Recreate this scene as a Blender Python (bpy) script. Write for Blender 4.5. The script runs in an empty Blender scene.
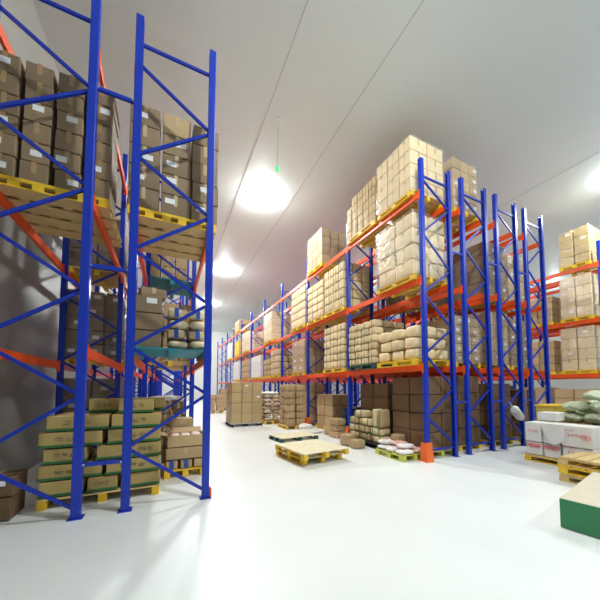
import bpy, math, random
from mathutils import Vector, Matrix, Euler, noise
R = random.Random(7)
COL = bpy.context.scene.collection
PI = math.pi
ORD = ['bottom', 'second', 'third', 'fourth', 'fifth', 'sixth', 'seventh', 'eighth']

# ------------------------------------------------------------------ materials
def mat(name, base, rough=.5, metal=0., var=0., spread=0., scale=8., bump=0., bscale=60., coat=0., stretch=(1, 1, 1), emit=None, estr=0.):
    m = bpy.data.materials.new(name); m.use_nodes = True
    nt = m.node_tree; N = nt.nodes; L = nt.links
    b = N['Principled BSDF']
    b.inputs['Base Color'].default_value = (*base, 1)
    b.inputs['Roughness'].default_value = rough
    b.inputs['Metallic'].default_value = metal
    b.inputs['Coat Weight'].default_value = coat
    if emit:
        b.inputs['Emission Color'].default_value = (*emit, 1); b.inputs['Emission Strength'].default_value = estr
    tc = N.new('ShaderNodeTexCoord')
    mp = N.new('ShaderNodeMapping'); mp.inputs['Scale'].default_value = stretch
    L.new(tc.outputs['Object'], mp.inputs['Vector'])
    if var or spread:
        nz = N.new('ShaderNodeTexNoise'); nz.inputs['Scale'].default_value = scale; nz.inputs['Detail'].default_value = 5
        L.new(mp.outputs['Vector'], nz.inputs['Vector'])
        oi = N.new('ShaderNodeObjectInfo')
        ma = N.new('ShaderNodeMath'); ma.operation = 'MULTIPLY_ADD'; ma.inputs[1].default_value = 2 * var; ma.inputs[2].default_value = 1 - var
        L.new(nz.outputs['Fac'], ma.inputs[0])
        mb = N.new('ShaderNodeMath'); mb.operation = 'MULTIPLY_ADD'; mb.inputs[1].default_value = 2 * spread; mb.inputs[2].default_value = 1 - spread
        L.new(oi.outputs['Random'], mb.inputs[0])
        mm = N.new('ShaderNodeMath'); mm.operation = 'MULTIPLY'
        L.new(ma.outputs[0], mm.inputs[0]); L.new(mb.outputs[0], mm.inputs[1])
        hs = N.new('ShaderNodeHueSaturation'); hs.inputs['Color'].default_value = (*base, 1)
        L.new(mm.outputs[0], hs.inputs['Value']); L.new(hs.outputs['Color'], b.inputs['Base Color'])
    if bump:
        n2 = N.new('ShaderNodeTexNoise'); n2.inputs['Scale'].default_value = bscale; n2.inputs['Detail'].default_value = 3
        L.new(mp.outputs['Vector'], n2.inputs['Vector'])
        bp = N.new('ShaderNodeBump'); bp.inputs['Strength'].default_value = bump; bp.inputs['Distance'].default_value = .01
        L.new(n2.outputs['Fac'], bp.inputs['Height']); L.new(bp.outputs['Normal'], b.inputs['Normal'])
    return m

def film_mat():
    m = bpy.data.materials.new('stretch_film'); m.use_nodes = True
    nt = m.node_tree; N = nt.nodes; L = nt.links
    for n in list(N): N.remove(n)
    out = N.new('ShaderNodeOutputMaterial'); tr = N.new('ShaderNodeBsdfTransparent'); gl = N.new('ShaderNodeBsdfGlossy')
    di = N.new('ShaderNodeBsdfDiffuse'); di.inputs['Color'].default_value = (.8, .82, .82, 1)
    gl.inputs['Roughness'].default_value = .22; gl.inputs['Color'].default_value = (.9, .9, .9, 1)
    mg = N.new('ShaderNodeMixShader'); mg.inputs[0].default_value = .45
    L.new(gl.outputs[0], mg.inputs[1]); L.new(di.outputs[0], mg.inputs[2])
    mx = N.new('ShaderNodeMixShader')
    tc = N.new('ShaderNodeTexCoord'); mp = N.new('ShaderNodeMapping'); mp.inputs['Scale'].default_value = (1, 1, 3)
    nz = N.new('ShaderNodeTexNoise'); nz.inputs['Scale'].default_value = 5; nz.inputs['Detail'].default_value = 4
    rp = N.new('ShaderNodeMapRange'); rp.inputs['From Min'].default_value = .35; rp.inputs['From Max'].default_value = .75
    rp.inputs['To Min'].default_value = .06; rp.inputs['To Max'].default_value = .26
    L.new(tc.outputs['Object'], mp.inputs[0]); L.new(mp.outputs[0], nz.inputs['Vector']); L.new(nz.outputs['Fac'], rp.inputs['Value'])
    L.new(rp.outputs[0], mx.inputs[0]); L.new(tr.outputs[0], mx.inputs[1]); L.new(mg.outputs[0], mx.inputs[2])
    bp = N.new('ShaderNodeBump'); bp.inputs['Strength'].default_value = .6; bp.inputs['Distance'].default_value = .03
    L.new(nz.outputs['Fac'], bp.inputs['Height']); L.new(bp.outputs[0], gl.inputs['Normal'])
    L.new(mx.outputs[0], out.inputs[0])
    return m

M = dict(
    blue=mat('blue_enamel', (.003, .032, .44), .33, var=.12, scale=5),
    orange=mat('orange_enamel', (.90, .10, .012), .38, var=.12, scale=6),
    guard=mat('orange_guard', (.9, .16, .03), .4, var=.1),
    steel=mat('zinc_steel', (.75, .76, .78), .25, metal=1.),
    carton=mat('kraft_card', (.52, .37, .20), .75, var=.14, spread=.14, scale=4, bump=.15, bscale=30),
    pale=mat('pale_kraft', (.76, .61, .37), .7, var=.12, spread=.12, scale=4, bump=.2, bscale=25),
    dark=mat('shaded_dark_kraft', (.17, .10, .048), .8, var=.18, spread=.16, scale=4, bump=.15),  # brown kraft deepened: shade inside the racks is put into the colour
    olive=mat('olive_kraft', (.50, .36, .13), .75, var=.14, spread=.08, scale=4, bump=.15),
    grey=mat('grey_brown_card', (.27, .19, .11), .7, var=.16, spread=.14, scale=4, bump=.15),
    cream=mat('cream_card', (.62, .56, .43), .6, var=.08, scale=5),
    white=mat('white_card', (.80, .79, .76), .6, var=.06, scale=5, bump=.08),
    tape=mat('packing_tape', (.60, .47, .28), .25, coat=.3),
    ptape=mat('brown_tape', (.42, .27, .13), .3, coat=.2),
    label=mat('paper_label', (.85, .86, .86), .5),
    green=mat('green_strap', (.03, .24, .09), .4),
    gband=mat('green_print', (.035, .17, .05), .6, var=.2),
    bband=mat('blue_print', (.03, .09, .42), .5),
    red=mat('red_print', (.80, .22, .22), .6),
    ink=mat('faded_ink', (.20, .16, .09), .8),
    yellow=mat('yellow_pallet', (.85, .56, .03), .5, var=.2, spread=.08, scale=7, bump=.2),
    wood=mat('pallet_wood', (.68, .49, .22), .75, var=.25, spread=.08, scale=6, bump=.3, stretch=(1, 6, 6)),
    lime=mat('lime_pallet', (.62, .66, .12), .5, var=.2, scale=7),
    creamw=mat('bleached_planks', (.80, .74, .52), .7, var=.14, scale=7, bump=.3, stretch=(6, 1, 6)),
    teal=mat('teal_pallet', (.02, .27, .33), .5, var=.2, scale=7),
    dgreen=mat('dark_green_pallet', (.02, .08, .07), .5, var=.2, scale=7),
    wpal=mat('white_pallet', (.75, .78, .8), .5, var=.1),
    black=mat('black_plastic', (.02, .02, .025), .5),
    sack=mat('sage_woven_sack', (.52, .58, .40), .65, var=.2, spread=.12, scale=5, bump=.8, bscale=14),
    bsack=mat('brown_paper_sack', (.60, .45, .26), .65, var=.18, spread=.12, scale=5, bump=.5, bscale=16),
    csack=mat('cream_paper_sack', (.82, .69, .44), .6, var=.14, spread=.12, scale=5, bump=.4, bscale=16),
    wsack=mat('white_woven_sack', (.82, .80, .78), .55, var=.10, spread=.06, scale=5, bump=.5, bscale=16),
    pink=mat('pink_printed_bag', (.82, .52, .44), .5, var=.35, spread=.15, scale=9, bump=.4, bscale=16),
    ybox=mat('yellow_board', (.72, .55, .10), .6, var=.2),
    dblue=mat('dark_blue_drum', (.01, .03, .10), .5, var=.2),
    lamp=mat('lamp_glass', (1, 1, 1), .3, emit=(.96, 1., .97), estr=1.),
    exitg=mat('green_sign_lamp', (.02, .5, .2), .3, emit=(.02, .6, .15), estr=.6),
    film=film_mat(),
    floor=mat('sealed_concrete', (.80, .83, .83), .32, var=.07, scale=.9, bump=.04, bscale=9),
    ceil=mat('ceiling_panel', (.73, .79, .78), .5, var=.03, scale=.5),
    wall=mat('insulated_wall_panel', (.70, .70, .67), .45, var=.04, scale=.8),
    gwall=mat('shaded_grey_wall', (.30, .30, .28), .4, var=.1, scale=.8),  # darker copy of the wall panel, rack shade painted into its grey
    seam=mat('dark_seam', (.42, .42, .41), .6),
)

# ------------------------------------------------------------------ mesh helpers
class MB:
    def __init__(s): s.v = []; s.f = []; s.sm = []
    def add(s, vs, fs, M4=None, smooth=False):
        o = len(s.v)
        for p in vs:
            p = Vector(p); s.v.append(M4 @ p if M4 is not None else p)
        for f in fs: s.f.append([i + o for i in f]); s.sm.append(smooth)
        return s
    def box(s, x0, x1, y0, y1, z0, z1, b=.0, M4=None):
        if b <= 0:
            vs = [(x, y, z) for x in (x0, x1) for y in (y0, y1) for z in (z0, z1)]
            return s.add(vs, [(0, 1, 3, 2), (4, 6, 7, 5), (0, 4, 5, 1), (2, 3, 7, 6), (0, 2, 6, 4), (1, 5, 7, 3)], M4)
        vs, fs = rbox(x1 - x0, y1 - y0, z1 - z0, b, 0, 1)
        T = Matrix.Translation(((x0 + x1) / 2, (y0 + y1) / 2, (z0 + z1) / 2))
        return s.add(vs, fs, (M4 @ T) if M4 is not None else T)
    def tube(s, a, b, r, n=12, r2=None, smooth=True):
        a, b = Vector(a), Vector(b); d = (b - a).normalized(); u = d.orthogonal().normalized(); w = d.cross(u)
        r2 = r if r2 is None else r2; vs = []
        for c, rr in ((a, r), (b, r2)):
            for i in range(n):
                t = 2 * PI * i / n; vs.append(c + (u * math.cos(t) + w * math.sin(t)) * rr)
        s.add(vs, [(i, (i + 1) % n, n + (i + 1) % n, n + i) for i in range(n)], None, smooth)
        s.add(vs, [tuple(range(n - 1, -1, -1)), tuple(range(n, 2 * n))]); return s
    def mesh(s, name, m):
        me = bpy.data.meshes.new(name); me.from_pydata([tuple(p) for p in s.v], [], s.f)
        me.polygons.foreach_set('use_smooth', s.sm); me.materials.append(m); me.update()
        return me

def rbox(sx, sy, sz, r, n, rs=2, bulge=0., nz=0., seed=0, pinch=0.):
    """rounded box about the origin; n inner cuts per side, rs rounding cuts"""
    def ax(h):
        rr = min(r, h * .98); a = [-h + rr * i / rs for i in range(rs + 1)]
        mid = [-(h - rr) + 2 * (h - rr) * i / (n + 1) for i in range(1, n + 1)]
        return a + mid + [-q for q in reversed(a)]
    H = (sx / 2, sy / 2, sz / 2); A = [ax(h) for h in H]; idx = {}; vs = []; fs = []
    def vert(i, j, k):
        key = (i, j, k)
        if key in idx: return idx[key]
        p = Vector((A[0][i], A[1][j], A[2][k]))
        q = Vector([max(-(h - min(r, h * .98)), min(h - min(r, h * .98), c)) for c, h in zip(p, H)])
        d = p - q; nout = (abs(d.x) > 1e-6) + (abs(d.y) > 1e-6) + (abs(d.z) > 1e-6)
        if nout > 1 and d.length > 1e-9: p = q + d.normalized() * max(abs(d.x), abs(d.y), abs(d.z))
        t = [c / h for c, h in zip(p, H)]
        if bulge:
            g = lambda a, b: (1 - a * a) * (1 - b * b)
            p = p + Vector((math.copysign(1, t[0]) * abs(t[0]) ** 3 * g(t[1], t[2]), math.copysign(1, t[1]) * abs(t[1]) ** 3 * g(t[0], t[2]), math.copysign(1, t[2]) * abs(t[2]) ** 3 * g(t[0], t[1]))) * bulge
        if pinch:
            e = abs(t[0]) ** 4; p.z *= 1 - pinch * e; p.y *= 1 - .25 * pinch * e
        if nz: p += noise.noise_vector(p * (.9 / max(.05, min(H))) * .45 + Vector((seed * 7.3, seed, 0))) * nz
        idx[key] = len(vs); vs.append(p); return idx[key]
    L = [len(a) - 1 for a in A]
    def face(f, a, b, flip):
        for i in range(L[a]):
            for j in range(L[b]):
                q = [f(i, j), f(i + 1, j), f(i + 1, j + 1), f(i, j + 1)]; fs.append(tuple(q[::-1]) if flip else tuple(q))
    face(lambda i, j: vert(i, j, 0), 0, 1, True); face(lambda i, j: vert(i, j, L[2]), 0, 1, False)
    face(lambda i, j: vert(i, 0, j), 0, 2, False); face(lambda i, j: vert(i, L[1], j), 0, 2, True)
    face(lambda i, j: vert(0, i, j), 1, 2, True); face(lambda i, j: vert(L[0], i, j), 1, 2, False)
    return vs, fs

# ------------------------------------------------------------------ object helpers
def link(name, me, parent=None, loc=(0, 0, 0), rz=0., rot=None, scale=None):
    o = bpy.data.objects.new(name, me); COL.objects.link(o)
    o.parent = parent; o.location = loc
    o.rotation_euler = rot if rot else (0, 0, rz)
    if scale: o.scale = scale
    return o
def tag(o, label, cat, group=None, kind=None):
    n = len(label.split())
    assert 4 <= n <= 16, (n, label)
    o['label'] = label; o['category'] = cat
    if group: o['group'] = group
    if kind: o['kind'] = kind
    return o
def empty(name, loc, label, cat, group=None, rz=0.):
    o = link(name, None, None, loc, rz); o.empty_display_size = .2
    return tag(o, label, cat, group)
def struct(name, mb, m):
    o = link(name, mb.mesh(name, m)); o['kind'] = 'structure'; return o
_cache = {}
def cached(key, fn):
    if key not in _cache: _cache[key] = fn()
    return _cache[key]

# ------------------------------------------------------------------ room
FX0, FX1, FY0, FY1, CZ = -2.42, 30., -9., 37., 8.8
struct('floor', MB().box(FX0, FX1, FY0, FY1, -.2, 0), M['floor'])
struct('ceiling', MB().box(FX0, FX1, FY0, FY1, CZ, CZ + .2), M['ceil'])
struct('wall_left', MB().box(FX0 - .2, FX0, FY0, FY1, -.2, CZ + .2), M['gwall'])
struct('wall_back', MB().box(FX0, FX1, FY1, FY1 + .2, -.2, CZ + .2), M['wall'])
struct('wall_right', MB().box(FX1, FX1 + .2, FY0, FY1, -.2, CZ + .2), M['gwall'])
for i, x in enumerate((2.2, 4.15, 11.8)):
    struct('trim_%d' % (i + 1), MB().box(x - .008, x + .008, FY0, FY1, CZ - .004, CZ), M['seam'])

# ------------------------------------------------------------------ racks
HP = 6.895; BAY = 2.8815; LV = (2.046, 4.04, 6.06)
def post_mesh():
    def build():
        mb = MB(); w, d, t, c = .10, .092, .006, .012
        # lipped channel, web on the -x side, slightly chamfered corners
        out = [(0, c), (c * .3, c * .3), (c, 0), (w, 0), (w, .026), (w - t, .026), (w - t, t), (c, t), (t, c)]
        out = [(x, y - d / 2) for x, y in out]
        mir = [(x, -y) for x, y in reversed(out)]
        prof = out + mir           # closed loop: outer lower half then upper half
        n = len(prof)
        vs = [(x, y, 0) for x, y in prof] + [(x, y, HP) for x, y in prof]
        mb.add(vs, [(i, (i + 1) % n, n + (i + 1) % n, n + i) for i in range(n)])
        # punched slots drawn as shallow raised rims up the web
        z = .3
        while z < HP - .1:
            mb.box(-.0015, .0005, -.022, -.010, z, z + .028); mb.box(-.0015, .0005, .010, .022, z, z + .028); z += .15
        return mb.mesh('post', M['blue'])
    return cached('post', build)
def beam_mesh():
    return cached('beam', lambda: MB().box(-.025, .025, .05, BAY - .05, -.07, .07, .006).mesh('beam', M['orange']))
def conn_mesh():
    return cached('conn', lambda: MB().box(-.034, -.020, -.0, .05, -.12, .10).box(-.034, .03, .045, .052, -.12, .10).mesh('end_connector', M['orange']))
def seg_mesh(xa, za, xb, zb, nm='brace'):
    def build():
        mb = MB(); a = Vector((xa, 0, za)); b = Vector((xb, 0, zb)); d = b - a; ln = d.length
        ang = math.atan2(d.z, d.x)
        T = Matrix.Translation(a) @ Matrix.Rotation(-ang, 4, 'Y')
        mb.box(-.02, ln + .02, -.016, -.012, -.021, .021, M4=T); mb.box(-.02, ln + .02, -.016, .014, .017, .021, M4=T)
        mb.box(-.02, ln + .02, -.016, .014, -.021, -.017, M4=T)
        return mb.mesh(nm, M['blue'])
    return cached(('seg', xa, za, xb, zb, nm), build)
def bolt_mesh():
    return cached('bolt', lambda: MB().tube((0, -.03, 0), (0, -.015, 0), .013, 8).mesh('bolt', M['steel']))
def foot_mesh():
    return cached('foot', lambda: MB().box(-.03, .13, -.075, .075, 0, .008).mesh('foot_plate', M['blue']))
def guard_mesh():
    def build():
        mb = MB(); h = .40
        pr = [(-.06, -.075), (.13, -.075), (.13, -.065), (-.05, -.065), (-.05, .075), (-.06, .075)]
        n = len(pr); vs = [(x * 1.45 if x < 0 else x * .9, y * 1.6 if y < 0 else y * 1.1, 0) for x, y in pr] + [(x * .98, y * .9, h) for x, y in pr]
        mb.add(vs, [(i, (i + 1) % n, n + (i + 1) % n, n + i) for i in range(n)] + [tuple(range(n)), tuple(range(2 * n - 1, n - 1, -1))])
        mb.box(-.11, .13, -.14, -.065, 0, .01); mb.box(-.11, -.05, -.075, .1, 0, .01)
        return mb.mesh('post_guard', M['guard'])
    return cached('guard', build)

def low_guard_mesh():
    return cached('lguard', lambda: MB().box(-.035, -.004, -.05, .05, .009, .14, .01).mesh('post_guard', M['guard']))
def rack(x, y, side, depth, bays, fnodes, rnodes, start, label, group, top=True, guards=(), near=0, skip=()):
    """side=+1: the aisle post stands at x and the frame goes to +x; -1 the other way"""
    root = empty('pallet_rack', (x, y, 0), label, 'rack', group)
    seq = []
    for i in range(max(len(fnodes), len(rnodes))):
        pair = [(0, fnodes[i]) if i < len(fnodes) else None, (1, rnodes[i]) if i < len(rnodes) else None]
        if start == 'r': pair.reverse()
        seq += [p for p in pair if p]
    for k in range(bays + 1):
        yy = k * BAY
        for e in (0, 1):
            px = side * e * depth; face = 0 if (e == 0) == (side > 0) else PI
            p = link('post', post_mesh(), root, (px - (0 if face == 0 else 0), yy, 0), face)
            if k < 4: link('foot_plate', foot_mesh(), p, (0, 0, 0))
            if (k, e) in guards:
                g = link('post_guard', guard_mesh() if side > 0 else low_guard_mesh(), p, (0, 0, 0))
                g['label'] = 'orange steel post guard'
        w = .05; xa = [side * w, side * (depth - w)]
        for i, (a, b) in enumerate(zip(seq, seq[1:])):
            br = link('brace', seg_mesh(xa[a[0]], a[1], xa[b[0]], b[1]), root, (0, yy, 0))
            if k <= near: link('bolt', bolt_mesh(), br, (xa[a[0]], -.012, a[1]))
        if side > 0: link('cross_tie', seg_mesh(xa[0], .22, xa[1], .22, 'cross_tie'), root, (0, yy, 0))
        if top: link('cross_tie', seg_mesh(xa[0], 6.5, xa[1], 6.5, 'cross_tie'), root, (0, yy, 0))
        if k < bays:
            for li, z in enumerate(LV):
                for e in (0, 1):
                    if (k, li) in skip: continue
                    bx = side * (.026 if e == 0 else depth - .026)
                    bm = link('beam', beam_mesh(), root, (bx, yy, z))
                    if k < 4:
                        out = (-1 if e == 0 else 1) * side
                        for q in (0, 1):
                            c = link('end_connector', conn_mesh(), bm, (0, 0 if q == 0 else BAY, 0), PI * q)
                            c.scale = (1 if out < 0 else -1, 1, 1) if q == 0 else (-1 if out < 0 else 1, 1, 1)
    return root
UR, VR, D = 5.137, 4.4465, 1.0255
FN = (.96, 2.35, 3.75, 5.15, 6.45); RN = (.26, 1.58, 3.0, 4.4, 5.9)
rowx = [UR + i * (D + .387) for i in range(4)]
rack(rowx[0], VR, 1, D, 10, FN, RN, 'r', 'long blue and orange pallet rack lining the right side of the main aisle', None, guards=((0, 0), (1, 0), (2, 0)), near=1)
for i, w in enumerate(('second', 'third', 'fourth')):
    rack(rowx[i + 1], VR, 1, D, 6, FN, RN, 'r', 'blue and orange pallet rack, %s row back from the right side of the main aisle' % w, None, near=0)
rack(13.9, 4.32, 1, D, 6, FN, RN, 'r', 'pallet rack of three loaded levels at the far right edge of the photo', None)
rack(15.32, 4.32, 1, D, 6, FN, RN, 'r', 'pallet rack standing directly behind the one at the far right edge', None)
LF = (.10, 1.50, 2.85, 4.2, 5.55); LR = (.80, 2.15, 3.5, 4.85, 6.2)
XL, YL, DL = .585, 4.3687, 1.10
rack(XL, YL, -1, DL, 8, LF, LR, 'f', 'near left pallet rack whose bright blue posts border the main aisle', None, guards=((0, 0),), near=2)
XM = -.93
rack(XM, YL, -1, DL, 8, LF, LR, 'f', 'left pallet rack standing against the grey wall behind the aisle rack', None, near=1)
# short spacers that tie neighbouring rows together
def spacer(x0, x1, y, z, label):
    o = link('row_spacer', MB().box(.004, x1 - x0 - .004, -.02, .02, -.025, .025, .004).mesh('row_spacer', M['blue']), None, (x0, y, z))
    link('bolt', bolt_mesh(), o, (.01, -.002, 0)); link('bolt', bolt_mesh(), o, (x1 - x0 - .01, -.002, 0))
    tag(o, label, 'spacer')
for z, w in ((.64, 'lower'), (3.18, 'middle'), (5.6, 'upper')):
    spacer(XM, XL - DL, YL - .0, z, '%s short blue spacer bar tying the two left racks together' % w)
for i, w in ((0, 'first and second'), (1, 'second and third'), (2, 'third and fourth')):
    for z, h in ((1.25, 'lower'), (4.9, 'upper')):
        spacer(rowx[i] + D, rowx[i + 1], VR, z, '%s spacer bar between the %s right racks' % (h, w))

# ------------------------------------------------------------------ pallets
def pallet(x0, x1, y0, y1, z, label, edge='yellow', deck='wood', rz=0., h=.135, group=None, name='pallet', fine=True, closed=False):
    cx, cy = (x0 + x1) / 2, (y0 + y1) / 2; sx, sy = x1 - x0, y1 - y0
    root = empty(name, (cx, cy, z), label, 'pallet', group, rz)
    def dk():
        mb = MB(); n = 7 if fine else 5; pw = sy / n
        for i in range(n):
            mb.box(-sx / 2, sx / 2, -sy / 2 + i * pw + .008, -sy / 2 + (i + 1) * pw - .012, h - .022, h, .003)
        return mb.mesh('top_deck', M[deck])
    def st():
        mb = MB()
        mb.box(-.045, .045, -sy / 2, sy / 2, h - .044, h - .0225, .003)
        return mb.mesh('stringer', M[edge])
    def rn():
        mb = MB(); mb.box(-.05, .05, -sy / 2, sy / 2, 0, .02, .003)
        for q in (-1, 0, 1): mb.box(-.05, .05, q * (sy / 2 - .065) - .065, q * (sy / 2 - .065) + .065, .0205, h - .0445, .004)
        return mb.mesh('runner', M[edge])
    if closed:
        def bb():
            mb = MB()
            for q in range(4):
                y = -sy / 2 + .12 + q * (sy - .24) / 3; mb.box(-sx / 2, sx / 2, y - .12, y + .12, 0, .02, .003)
            return mb.mesh('bottom_boards', M['wood'])
        blk = cached(('blk', h), lambda: MB().box(-.05, .05, -.05, .05, .0205, h - .0445, .003).mesh('block', M['wood']))
        yblk = cached(('yblk', h), lambda: MB().box(-.06, .06, -.054, .04, .0205, h - .0445, .003).mesh('block', M[edge]))
        for a in range(6):
            for b in (-sy / 2 + .05, -(sy - .24) / 3, 0, (sy - .24) / 3): link('block', yblk if b < -sy / 2 + .06 else blk, root, (-sx / 2 + .06 + a * (sx - .12) / 5, b, 0))
        link('edge_board', MB().box(-sx / 2, sx / 2, -sy / 2 - .012, -sy / 2 - .001, .0, .020, .002).mesh('edge_board', M[edge]), root)
        link('bottom_boards', bb(), root)
        link('edge_board', MB().box(-sx / 2, sx / 2, -sy / 2 - .004, -sy / 2 + .02, h - .044, h - .0, .003).mesh('edge_board', M[edge]), root)['label'] = 'yellow painted edge board'
        link('lead_boards', MB().box(-sx / 2, sx / 2, -sy / 2 + .021, -sy / 2 + .12, h - .044, h - .0225).box(-sx / 2, sx / 2, sy / 2 - .10, sy / 2, h - .044, h - .0225).box(-sx / 2, sx / 2, -.05, .05, h - .044, h - .0225).mesh('lead_boards', M['wood']), root)
    link('top_deck', cached(('dk', round(sx, 2), round(sy, 2), deck, fine, h), dk), root)
    for q in () if closed else (-1, 0, 1):
        link('stringer', cached(('st', round(sy, 2), edge, h), st), root, (q * (sx / 2 - .05), 0, 0))
        link('runner', cached(('rn', round(sy, 2), edge, h), rn), root, (q * (sx / 2 - .05), 0, 0))
    return root

# ------------------------------------------------------------------ cartons and sacks
def fit(vs, s):
    lo = [min(v[i] for v in vs) for i in range(3)]; hi = [max(v[i] for v in vs) for i in range(3)]
    return [Vector([((v[i] - lo[i]) / (hi[i] - lo[i]) - .5) * s[i] for i in range(3)]) for v in vs]
def carton_me(s, m, v=0, soft=0.):
    def build():
        vs, fs = rbox(*s, .010 + soft * .035, 2 if soft else 1, 2, bulge=.006 + soft * .022, nz=.004 + soft * .02, seed=v); vs = fit(vs, s)
        return MB().add(vs, fs, None, soft > 0).mesh('carton', M[m])
    return cached(('c', tuple(round(q, 3) for q in s), m, v, soft), build)
def tape_me(s, m='tape'):
    def build():
        a, b, c = (q / 2 + .0005 for q in s); w = .026; mb = MB()
        mb.box(-w, w, -b, b, c - .002, c + .001); mb.box(-w, w, -b - .001, -b + .002, -.02, c); mb.box(-w, w, b - .002, b + .001, -.02, c)
        mb.box(-a - .001, -a + .002, -w, w, c - .10, c); mb.box(-a, a, -.004, .004, c - .002, c + .001)
        mb.box(-a - .001, -a + .001, -.003, .003, -c + .02, c)
        return mb.mesh('packing_tape', M[m])
    return cached(('t', tuple(round(q, 3) for q in s), m), build)
def strap_me(s, m='green', n=2, w=.010, along='x'):
    def build():
        a, b, c = (q / 2 + .001 for q in s); mb = MB()
        for i in range(n):
            t = (-.25 + .5 * i) if n == 2 else 0
            if along == 'y':       # bands that run round x-z
                y = t * s[1]
                mb.box(-a - .002, -a + .002, y - w, y + w, -c, c); mb.box(a - .002, a + .002, y - w, y + w, -c, c); mb.box(-a, a, y - w, y + w, c - .002, c + .002)
            else:
                x = t * s[0]
                mb.box(x - w, x + w, -b - .002, -b + .002, -c, c); mb.box(x - w, x + w, b - .002, b + .002, -c, c); mb.box(x - w, x + w, -b, b, c - .002, c + .002)
        return mb.mesh('strap', M[m])
    return cached(('s', tuple(round(q, 3) for q in s), m, n, w, along), build)
def band_me(s, m='gband', h=.035):
    def build():
        a, b, c = (q / 2 + .001 for q in s)
        return MB().box(-a, a, -b, b, -c + .008, -c + .008 + h, .003).mesh('printed_band', M[m])
    return cached(('b', tuple(round(q, 3) for q in s), m, h), build)
def label_me(w=.13, h=.075, m='label', ax='y'):
    def build():
        mb = MB()
        if ax == 'y': mb.box(-w / 2, w / 2, -.0015, .0015, -h / 2, h / 2)
        else: mb.box(-.0015, .0015, -w / 2, w / 2, -h / 2, h / 2)
        return mb.mesh('paper_label', M[m])
    return cached(('l', w, h, m, ax), build)
def marks_me(seed, w, h, n, m='ink', ax='y'):
    """a row of brush-like printed characters built of little strokes"""
    def build():
        r = random.Random(seed); mb = MB(); cw = w / n
        def st(a, b, z0, z1):
            if ax == 'y': mb.box(a, b, -.001, .001, z0, z1)
            else: mb.box(-.001, .001, a, b, z0, z1)
        for i in range(n):
            x = -w / 2 + i * cw; g = cw * .8; t = h * .11
            for q in sorted(r.sample([0, .22, .45, .68, .9], 3)): st(x + r.random() * g * .2, x + g * (.75 + .25 * r.random()), -h / 2 + q * h, -h / 2 + q * h + t)
            for q in r.sample([0.05, .45, .85], 2): st(x + q * g, x + q * g + t, -h / 2 + h * r.random() * .3, h / 2 - h * r.random() * .3)
        return mb.mesh('printed_marking', M[m])
    return cached(('m', seed, w, h, n, m, ax), build)
def sack_me(s, m, v=0, crumple=0.):
    def build():
        if crumple:
            vs, fs = rbox(*s, min(s) * .40, 12, 4, bulge=min(s) * .2, nz=min(s) * .3, seed=v + 3, pinch=.45)
            vs = [q + q.normalized() * (abs(noise.noise(q * 9 + Vector((v * 5, 0, 0)))) * -.06 - abs(noise.noise(q * 19 + Vector((0, v, 0)))) * .02) * crumple for q in vs]
            return MB().add(fit(vs, s), fs, None, True).mesh('sack', M[m])
        vs, fs = rbox(*s, min(s) * .34, 4, 3, bulge=min(s) * .14, nz=min(s) * .2, seed=v + 3, pinch=.25); vs = fit(vs, s)
        return MB().add(vs, fs, None, True).mesh('sack', M[m])
    return cached(('k', tuple(round(q, 3) for q in s), m, v, crumple), build)

def dress(o, s, style, r):
    """parts of one carton, as the photo shows them for this load"""
    if 'tape' in style: link('packing_tape', tape_me(s, 'ptape' if 'btape' in style else 'tape'), o)
    if 'gstrap' in style: link('strap', strap_me(s, 'green', 1 if 'one' in style else 2, .008, 'y'), o)['label'] = 'green plastic strap'
    if 'xstrap' in style: link('strap', strap_me(s, 'green', 2, .012, 'x'), o)['label'] = 'green plastic strap'
    if 'band' in style: link('printed_band', band_me(s), o)['label'] = 'dark green band round the base'
    if 'blueb' in style: link('strap', strap_me(s, 'bband', 1, .035, 'x'), o)['label'] = 'wide blue band'
    if 'label' in style and r.random() < .5:
        link('paper_label', label_me(min(.14, s[0] * .4), min(.08, s[2] * .4)), o, ((r.random() - .5) * s[0] * .4, -s[1] / 2 - .0015, (r.random() - .3) * s[2] * .3))['label'] = 'white paper label'
    if 'xlabel' in style and r.random() < .45:
        link('paper_label', label_me(min(.14, s[1] * .4), min(.08, s[2] * .4), 'label', 'x'), o, (-s[0] / 2 - .0015, (r.random() - .5) * s[1] * .4, (r.random() - .3) * s[2] * .3))['label'] = 'white paper label'
    if 'ink' in style and r.random() < .7:
        link('printed_marking', marks_me(r.randint(0, 4), min(.34, s[0] * .5), s[2] * .28, 3), o, (0, -s[1] / 2 - .001, .01))['label'] = 'faded printed characters'

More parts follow.
